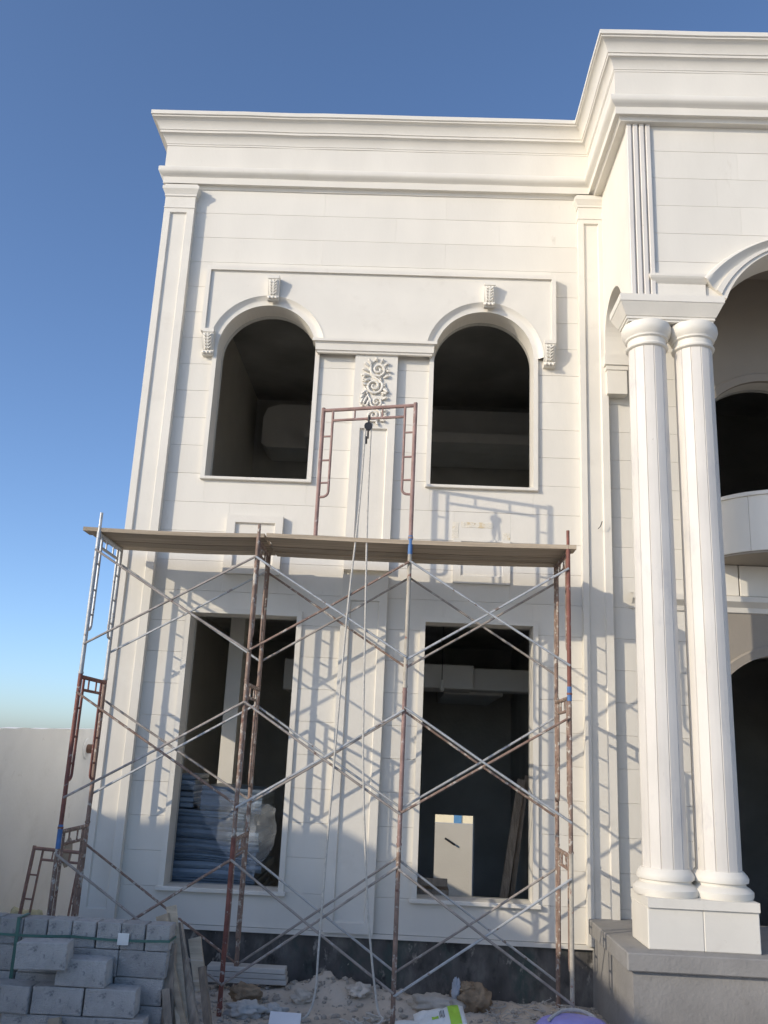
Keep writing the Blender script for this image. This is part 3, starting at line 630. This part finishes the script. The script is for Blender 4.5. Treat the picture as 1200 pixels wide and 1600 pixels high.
rope([(px_+.03, py_, pz_-.12), (px_+.04, py_-.06, 5.2), (px_+.08, py_-.17, 4.0), (px_+.13, py_-.18, 2.6), (px_+.24, py_-.20, 1.3), (px_+.36, py_-.2, .5), (px_+.42, py_-.24, .38), (px_+.30, py_-.34, .34), (px_+.15, py_-.2, .36)]).build('rope_fall', ROPEM, hp, smooth=True)

# ================================================================ inside the ground floor windows
ss_ = empty('sheet_stack', (-1.9, .75, -.3)); tag(ss_, 'stack of blue wrapped panels inside the left ground floor window', 'panel stack')
b = MB(); b.box(-2.62, -1.45, .42, 1.5, -.3, 1.0); b.build('trestle', TIMBER, ss_)
z = 1.0; k = 0
while z < 2.22:
    th = R.choice((.022,.03,.04,.055,.08)); x1 = -1.48-.10*R.random() if z < 1.75 else -1.62-.2*R.random(); x0 = -2.62+R.uniform(-.03, .05) if z < 2.0 or 1 else -2.4
    if z > 1.98: x1 = -1.55; x0 = -2.25
    b = MB(); nn = 18; vs = []
    for i in range(nn+1):
        t = i/nn; x = x0+(x1-x0)*t; wv = .022*noise.noise(Vector((x*2.2, z*3, 1)))-.03*t
        y_ = .40+.03*noise.noise(Vector((x*2, z*9, 7)))+R.uniform(-.005, .005)
        vs += [(x, y_+.012, z+wv), (x, y_-.006, z+wv+th*.5), (x, y_+.012, z+wv+th*.96), (x, 1.45, z+wv+th*.96), (x, 1.45, z+wv)]
    b.add(vs, [(i*5+j_, i*5+(j_+1)%5, i*5+5+(j_+1)%5, i*5+5+j_) for i in range(nn) for j_ in range(5)]+[(4,3,2,1,0), tuple(5*nn+j_ for j_ in range(5))])
    b.build('sheet', BLUESH, ss_); z += th; k += 1
for z in (2.0, 2.06, 2.12, 2.19, 2.25, 2.31):
    MB().cbox(-2.62, -2.34, .42, 1.2, z, z+.055, .012).build('sheet', BLUESH, ss_)
def film(name, label, pts, m_, seed, amp=.05, nu=26, nv=26, th=.0):
    (a, b_, c_, d) = [Vector(p) for p in pts]; q = MB(); vs = []
    for i in range(nu+1):
        for j in range(nv+1):
            u, v_ = i/nu, j/nv; p = a.lerp(b_, u).lerp(d.lerp(c_, u), v_)
            nvv = noise.noise_vector(p*5+Vector((seed, 0, 0)))*amp+noise.noise_vector(p*13+Vector((seed, 4, 0)))*amp*.4; vs.append(p+nvv)
    q.add(vs, [(i*(nv+1)+j, (i+1)*(nv+1)+j, (i+1)*(nv+1)+j+1, i*(nv+1)+j+1) for i in range(nu) for j in range(nv)])
    return tag(q.build(name, m_, smooth=True, fix=False), label, 'plastic film')
film('plastic_film', 'crumpled clear plastic film draped over the blue panels', [(-2.42,.30,2.30), (-1.60,.30,2.15), (-1.55,.28,1.35), (-1.85,.28,1.45)], FILM, 3)
film('plastic_film', 'loose clear plastic film hanging at the right end of the blue panels', [(-1.70,.36,2.10), (-1.36,.36,2.06), (-1.38,.34,1.60), (-1.62,.34,1.30)], FILM, 9)
def board(name, p, q, wv, th, m_, label, cat='board', group=None, roll_=0, bow=.0):
    p, q = Vector(p), Vector(q); d = (q-p); L_ = d.length; d.normalize(); sd = d.cross(Vector((0, 1, 0))); sd = sd.normalized() if sd.length > .05 else Vector((1, 0, 0)); nm = sd.cross(d)
    sd, nm = sd*math.cos(roll_)+nm*math.sin(roll_), nm*math.cos(roll_)-sd*math.sin(roll_)
    b = MB(); k = 8; vs = []
    for i in range(k+1):
        t = i/k; c_ = d*(L_*t)+nm*bow*math.sin(math.pi*t); ww = wv/2*(1+.06*noise.noise(Vector((t*4, wv*50, th*90))))
        vs += [c_-sd*ww-nm*th/2, c_+sd*ww-nm*th/2, c_+sd*ww+nm*th/2, c_-sd*ww+nm*th/2]
    b.add(vs, [(i*4+j, i*4+(j+1)%4, i*4+4+(j+1)%4, i*4+4+j) for i in range(k) for j in range(4)]+[(3,2,1,0), tuple(4*k+j for j in range(4))])
    o = b.build(name, m_); o.location = p; return tag(o, label, cat, group)
board('timber_plank', (1.20,1.6,.0), (1.62,2.0,2.45), .10, .05, TIMBER, 'wooden plank leaning inside the right ground floor window', 'plank', 'planks leaning inside the right window')
board('timber_plank', (1.34,1.75,.0), (1.70,2.05,2.5), .06, .05, TIMBER, 'thin batten leaning beside the plank inside the right window', 'plank', 'planks leaning inside the right window')
b = MB(); b.box(.2, .62, .5, 1.1, -.3, 1.25)
for k in range(4): b.box(.22, .60, .47, .5, .9+.13*k, .98+.13*k)
tag(b.build('pallet_crate', TIMBER), 'dark slatted crate in the lower left corner of the right window', 'crate')
hb = empty('hanging_bulb', (.55, 2.2, 4.6)); tag(hb, 'bare bulb hanging on a cable inside the right ground floor window', 'lamp')
MB().tube([(.55,2.2,4.6),(.55,2.2,3.70)], .006, 5).build('cable', STEELD, hb); MB().lathe([(.012,3.72),(.02,3.70),(.02,3.66),(.035,3.62),(.03,3.575),(.01,3.56)], .55, 2.2, 12).build('bulb', DUCTM, hb, smooth=True)

# ================================================================ block stacks in the left foreground
bs = empty('block_pallet', (-2.9, -2.2, .3)); tag(bs, 'strapped stack of grey concrete blocks at the left foreground', 'block stack')
_bm = {}
def blockmesh(l, d, h):
    key = (round(l, 3), round(d, 3), round(h, 3))
    if key not in _bm:
        q = MB(); q.cbox(-l/2, l/2, -d/2, d/2, -h/2, h/2, .006); me = bpy.data.meshes.new('concrete_block'); me.from_pydata(q.v, [], q.f)
        bm = bmesh.new(); bm.from_mesh(me); bmesh.ops.subdivide_edges(bm, edges=[e for e in bm.edges if e.calc_length() > .1], cuts=2, use_grid_fill=True)
        for v in bm.verts: v.co += noise.noise_vector(v.co*9+Vector((l*50, 0, 0)))*.004
        bm.to_mesh(me); bm.free(); me.materials.append(BLOCKM); _bm[key] = me
    return _bm[key]
def block(x, y, z, l=.40, d=.20, h=.20, parent=None, rz=0, rx=0, ry=0, label=None):
    o = bpy.data.objects.new('concrete_block', blockmesh(l-.006, d-.006, h-.005)); C.objects.link(o)
    o.location = (x, y, z); o.rotation_euler = (rx, ry, rz)
    if parent: o.parent = parent; o.matrix_parent_inverse = Matrix.Translation(-parent.location)
    if label: tag(o, label, 'concrete block', 'loose concrete blocks')
    return o
BX1, BZ, BYF = -1.80, 1.265, -2.45
for r in range(6):
    zc = BZ-.1-.2*r
    if r == 0:
        x = BX1-.1
        while x > -4.2: block(x+R.uniform(-.003, .003), BYF+.1+R.uniform(-.006, .006), zc+R.uniform(-.003, .003), .20, .20, .20, bs); x -= .202
        x = BX1-.1
    else:
        x = BX1-.2-(0 if r % 2 else .02)
        while x > -4.2: block(x+R.uniform(-.006, .006), BYF+.1+R.uniform(-.012, .012), zc, .40, .20, .20, bs, rz=R.uniform(-.03, .03)); x -= .404
def strap(z, x0=-4.2, x1=BX1):
    b = MB(); y_ = BYF-.012; h_ = .020
    pts = [(x0+(x1-x0)*i/24, y_-.004*R.random(), z-.012*math.sin(math.pi*((i % 8)/8))) for i in range(25)]
    vs = [p for q in pts for p in ((q[0], q[1], q[2]-h_/2), (q[0], q[1], q[2]+h_/2))]+[(x1+.012, y_, z-h_/2), (x1+.012, y_, z+h_/2), (x1+.012, BYF+.2, z-h_/2), (x1+.012, BYF+.2, z+h_/2)]
    n_ = len(vs)//2; b.add(vs, [(2*i, 2*i+2, 2*i+3, 2*i+1) for i in range(n_-1)]); return b.build('strap', GREEN, bs, fix=False)
strap(BZ-.115); strap(BZ-1.06)
for x in (-3.06,): 
    b = MB(); b.box(x, x+.028, BYF-.014, BYF-.010, .3, BZ+.003); b.box(x, x+.028, BYF-.014, BYF+.2, BZ+.004, BZ+.008); b.build('strap', GREEN, bs)
b = MB(); b.box(-2.215, -2.125, BYF-.020, BYF-.017, BZ-.16, BZ-.07); sculpt(b.build('paper_tag', BAGW, bs), .004, 20)
LB = [(-2.72, 0, 1.19, 'pale tilted concrete block jutting out highest on the loose pile', .06, -.02), (-2.42, 1, 1.06, 'large smooth concrete block below the tilted one on the loose pile', .03, 0),
      (-2.08, 1, .66, 'lowest right hand concrete block of the loose pile', -.03, 0), (-2.58, 1, .86, 'concrete block left of centre in the second course of the loose pile', 0, 0), (-2.17, 2, .86, 'concrete block right of centre in the second course of the loose pile', .02, 0),
      (-2.98, 1, .86, 'concrete block at the left end of the second course of the loose pile', -.05, 0), (-2.80, 1, .66, 'concrete block left of the leaning post in the third course', .04, 0), (-2.45, 1, .66, 'concrete block right of the leaning post in the third course', 0, 0),
      (-2.98, 1, .46, 'concrete block at the bottom left of the loose pile', 0, 0), (-2.56, 1, .46, 'concrete block at the bottom centre of the loose pile', 0, 0), (-2.14, 1, .46, 'concrete block at the bottom right of the loose pile', 0, 0)]
for x, yk, z, lab, rz, ry in LB: rz += R.uniform(-.07, .07); block(x, R.uniform(-.02, .01)+BYF-.115-(.0, .012, .004)[yk]-(.09 if yk == 0 else 0), z-.135, .40, .20, .20, None, rz, .0, ry, lab)
board('timber_post', (-2.45,-2.80,.10), (-2.56,-2.72,.62), .085, .06, PLANK, 'pale square timber post end standing in front of the loose blocks', 'timber')

# leaning boards right of the blocks
TL = [((-1.60,-2.5,.2),(-1.93,-2.2,1.30),.12,.03,'broad grey plank leaning highest against the block stack'), ((-1.54,-2.48,.2),(-1.87,-2.18,1.37),.085,.03,'narrow grey plank leaning beside the highest one'),
      ((-1.42,-2.44,.2),(-1.82,-2.1,1.22),.075,.045,'brown batten leaning third from the blocks'), ((-1.70,-2.52,.2),(-1.82,-2.3,1.10),.09,.05,'dark squared timber against the right edge of the blocks'),
      ((-1.64,-2.58,.2),(-1.79,-2.45,.80),.06,.04,'short orange brown offcut leaning at the foot of the planks'), ((-1.56,-2.56,.2),(-1.70,-2.4,.66),.035,.03,'thin pale lath leaning low beside the planks'),
      ((-1.545,-2.22,.74),(-1.66,-2.12,1.12),.10,.05,'short thick board end sticking out near the red post'), ((-1.36,-2.4,.2),(-1.56,-2.2,.92),.055,.05,'crooked stick leaning at the right of the plank bundle'), ((-1.48,-2.5,.2),(-1.86,-2.3,1.14),.05,.03,'thin grey lath crossing the plank bundle')]
for p, q, w_, th, lab in TL: board('wooden_board', p, q, w_, th, TIMBER if 'grey' not in lab and 'pale' not in lab and 'thick' not in lab else PLANK, lab, 'board', 'boards leaning beside the blocks', R.uniform(-.5, .5), R.uniform(-.03, .03))

# ================================================================ debris on the ground
for k, lab in enumerate(('bottom board of the pale pile by the plinth', 'middle board of the pale pile by the plinth', 'top board of the pale pile by the plinth')):
    z = gh(-1.4, -.35)+.05+.052*k
    b = MB(); b.cbox(-.45, .38-.02*k, -.09, .09, 0, .048, .005); o = b.build('wooden_board', BOARDM); o.location = (-1.42+.01*k, -.36, z); o.rotation_euler = (0, 0, rad(1.5-k)); tag(o, lab, 'board', 'pale boards piled by the plinth')
def blob(name, label, cat, loc, dims, m_, amp, sc, seed, sub=4, flat=None, group=None, rz=0):
    bm = bmesh.new(); bmesh.ops.create_icosphere(bm, subdivisions=sub, radius=1)
    for v in bm.verts:
        v.co += v.normal*amp*noise.fractal(v.co*sc+Vector((seed, seed*2, 0)), .8, 2.1, 4)
        if flat is not None and v.co.z < flat: v.co.z = flat
        v.co = Vector((v.co.x*dims[0], v.co.y*dims[1], v.co.z*dims[2]))
    me = bpy.data.meshes.new(name); bm.to_mesh(me); bm.free(); me.materials.append(m_); me.polygons.foreach_set('use_smooth', [True]*len(me.polygons))
    o = bpy.data.objects.new(name, me); C.objects.link(o); o.location = loc; o.rotation_euler = (0, 0, rz); return tag(o, label, cat, group)
G = lambda x, y, d=0: (x, y, gh(x, y)+d)
blob('sack_bundle', 'brown rolled sackcloth lying at the foot of the red post', 'sack', G(-1.40,-.72,.07), (.15,.10,.08), BROWNC, .35, 2, 3)
blob('rock', 'large flat pale rock right of the centre post', 'rock', G(.44,-.66,.04), (.25,.16,.10), ROCKM, .4, 1.4, 5, group='rocks by the plinth')
blob('rock', 'small pale rock at the plinth left of the centre post', 'rock', G(-.30,-.55,.04), (.12,.09,.06), ROCKM, .5, 1.5, 8, group='rocks by the plinth')
blob('rock', 'angular rock below the left end of the rock heap', 'rock', G(-.85,-.62,.04), (.10,.08,.06), ROCKM, .5, 1.5, 18, group='rocks by the plinth')
blob('plaster_lump', 'whitish lump of plaster and packing near the red post', 'rubble', G(-1.33,-1.12,.05), (.17,.10,.08), BOARDM, .5, 2.5, 12)
blob('plaster_lump', 'grey plaster lump behind the white sheet', 'rubble', G(-1.08,-1.05,.04), (.12,.08,.06), BOARDM, .5, 2.5, 14)
blob('sack_bundle', 'brown sackcloth heap with a stump shape beside the flat rock', 'sack', G(.80,-.58,.03), (.20,.14,.15), BROWNC, .30, 3.2, 22)
blob('sack_bundle', 'knotted top of brown sackcloth above the heap', 'sack', G(.74,-.64,.17), (.085,.06,.05), BROWNC, .35, 3, 26)
blob('rag', 'grey rag draped on a stick beside the brown sackcloth', 'rag', G(.65,-.66,.19), (.04,.035,.10), GREYC, .35, 2, 31)
blob('plastic_bag', 'pale crumpled bag behind the blocks at the far left', 'bag', (-4.75, 1.9, gh(-4.75, 1.9)+.20), (.26,.2,.24), YPLAST, .5, 2, 41, group='bags behind the blocks')
blob('plastic_bag', 'small yellowish bag at the foot of the leaning scaffold frame', 'bag', (-4.05, 1.35, gh(-4.05, 1.35)+.18), (.22,.2,.20), YPLAST, .5, 2, 45, group='bags behind the blocks')
blob('stone_heap', 'dark soil heap behind the blocks by the boundary wall', 'soil heap', (-4.45, 1.9, gh(-4.45, 1.9)+.08), (.55,.4,.26), GROUNDM, .5, 1.5, 49)
# cement bags
def pillow(name, label, loc, L_, W_, H_, rot, m_, seed, prints=False):
    e = empty(name, loc); e.rotation_euler = rot; tag(e, label, 'bag', 'bags at the foot of the scaffold')
    b = MB(); nu, nv = 34, 22
    def pt(u, v, s):
        pr = (max(0, 1-abs(2*u-1)**5))**.55*(max(0, 1-abs(2*v-1)**3))**.6
        x = (u-.5)*L_; y = (v-.5)*W_*(1-.06*math.sin(math.pi*u)); z = s*H_/2*pr+.012*noise.noise(Vector((u*6+seed, v*5, s)))*pr+.006*noise.noise(Vector((u*16+seed, v*14, s)))
        return (x, y, z+(.0 if s > 0 else 0))
    for s in (1, -1):
        b.add([pt(i/nu, j/nv, s) for i in range(nu+1) for j in range(nv+1)], [(i*(nv+1)+j, (i+1)*(nv+1)+j, (i+1)*(nv+1)+j+1, i*(nv+1)+j+1) for i in range(nu) for j in range(nv)])
    o = b.build('bag_body', m_, None, smooth=True); o.parent = e
    if prints:
        def patch(u0, u1, v0, v1, mm, nm, parts=1):
            q = MB(); a, c_ = 14, 14
            q.add([tuple(Vector(pt(u0+(u1-u0)*i/a, v0+(v1-v0)*j/c_, 1))+Vector((0, 0, .0035))) for i in range(a+1) for j in range(c_+1)], [(i*(c_+1)+j, (i+1)*(c_+1)+j, (i+1)*(c_+1)+j+1, i*(c_+1)+j+1) for i in range(a) for j in range(c_)])
            r_ = q.build(nm, mm, None, smooth=True, fix=False); r_.parent = e
        patch(.68, .90, .06, .94, BAGG, 'lime_band'); patch(.34, .47, .30, .42, BAGG, 'lime_mark')
        for k, (u, w2) in enumerate(((.50,.012), (.525,.018), (.555,.010), (.58,.016))): patch(u, u+w2, .30+.05*(k % 2), .62, INK, 'print_line')
    return e
pillow('cement_bag', 'white cement bag with lime green print lying tilted on top', (.47,-1.36,.40), .46,.34,.12, (rad(16), rad(-11), rad(3)), BAGW, 2, True)
pillow('cement_bag', 'white woven bag underneath the lime printed one', (.36,-1.48,.32), .62,.36,.12, (rad(8), rad(2), rad(-4)), BAGW, 7)
pillow('cement_bag', 'white woven bag with a folded end beside the lilac sack', (.86,-1.50,.30), .50,.34,.12, (rad(6), rad(-3), rad(12)), BAGW, 13)
b_ = blob('lilac_sack', 'full lilac sack at the bottom right foreground', 'sack', (1.66,-1.42,.36), (.36,.24,.17), PURPLE, .10, 1.6, 51, sub=5)
rp_ = rope([(1.42,-1.50,.49), (1.58,-1.36,.54), (1.78,-1.36,.53), (1.93,-1.46,.44), (2.02,-1.6,.36)], 30, .016); tag(rp_.build('white_rope', ROPEM, smooth=True), 'white rope lying over the lilac sack', 'rope')
o = MB().cbox(-.14,.14,-.10,.10,-.018,.018,.003).build('white_sheet', WSHEET); o.location = (-.92,-1.46,.36); o.rotation_euler = (rad(16), rad(2), rad(4)); tag(o, 'small white board lying on the rubble at the bottom edge', 'board')
o = MB().cbox(-.22,.22,-.08,.08,-.012,.012,.003).build('white_sheet', WSHEET); o.location = (-.74,-1.55,.30); o.rotation_euler = (rad(14), 0, rad(-6)); tag(o, 'second white board lying lower beside the first one', 'board')
# concrete offcuts in front of the porch
for k, (x, y, sx, sy, sz, lab, mm) in enumerate(((2.30,-1.95,.26,.16,.24,'dark grey concrete block in front of the porch', BLOCKM), (2.62,-1.97,.045,.12,.26,'narrow white slab standing between the porch blocks', WSHEET), (3.0,-1.97,.30,.16,.25,'beige concrete block in front of the porch', BOARDM), (3.72,-1.95,.28,.16,.24,'rough concrete block at the right of the porch front', CONCRETE))):
    b = MB(); b.cbox(-sx, sx, -sy, sy, -sz/2, sz/2, .012); o = b.build('concrete_offcut', mm); o.location = (x, y, gh(x, y)+sz/2-.01); o.rotation_euler = (0, 0, R.uniform(-.05, .05)); tag(o, lab, 'block')
# straw-like wire tangle
b = MB()
for k in range(170):
    x = R.uniform(.95, 1.95); y = R.uniform(-1.15, -.6); z = gh(x, y)+R.uniform(.0, .05); a = R.uniform(0, 6.28); l_ = R.uniform(.06, .2)
    b.tube([(x, y, z), (x+l_*.5*math.cos(a), y+l_*.5*math.sin(a), z+R.uniform(0, .035)), (x+l_*math.cos(a+.5), y+l_*math.sin(a+.5), z)], .0035, 4, False)
kind(b.build('wire_tangle', BOARDM, fix=False), 'stuff', 'tangle of pale straw and tie wire on the soil')
b = MB()
for k in range(9):
    x = R.uniform(-.35, .2); y = -1.15+R.uniform(-.12, .1); z0 = gh(x, y)
    rp = rope([(x+R.uniform(-.14,.14), y+R.uniform(-.08,.08), gh(x, y)+R.uniform(.01,.09)) for _ in range(5)], 18, .007); b.add(rp.v, rp.f)
kind(b.build('rope_tangle', ROPEM, smooth=True, fix=False), 'stuff', 'tangled rope ends lying on the soil under the hoist')
# rubble
ico = bmesh.new(); bmesh.ops.create_icosphere(ico, subdivisions=1, radius=1); iv = [v.co.copy() for v in ico.verts]; if_ = [[v.index for v in f.verts] for f in ico.faces]; ico.free()
b = MB()
for k in range(3200):
    x = R.uniform(-3.4, 4.2); y = -R.uniform(.02, 2.1); s = .006+.030*R.random()**3.2; z = gh(x, y)+s*.3; sc = (R.uniform(.7,1.4), R.uniform(.7,1.4), R.uniform(.5,1)); a = R.uniform(0, 6.28)
    b.add([(x+s*(v.x*sc[0]*math.cos(a)-v.y*sc[1]*math.sin(a))*R.uniform(.85,1.15), y+s*(v.x*sc[0]*math.sin(a)+v.y*sc[1]*math.cos(a)), z+s*v.z*sc[2]*R.uniform(.85,1.15)) for v in iv], if_)
kind(b.build('rubble', ROCKM, fix=False), 'stuff', 'scattered stones and plaster crumbs on the soil')
# bolt left in the right pilaster
b = MB(); b.tube([(2.24,-.10,5.36),(2.25,-.17,5.37),(2.27,-.18,5.43)], .005, 6); tag(b.build('wall_hook', STEELD, smooth=True), 'thin bent wire hook sticking out of the right pilaster', 'hook')
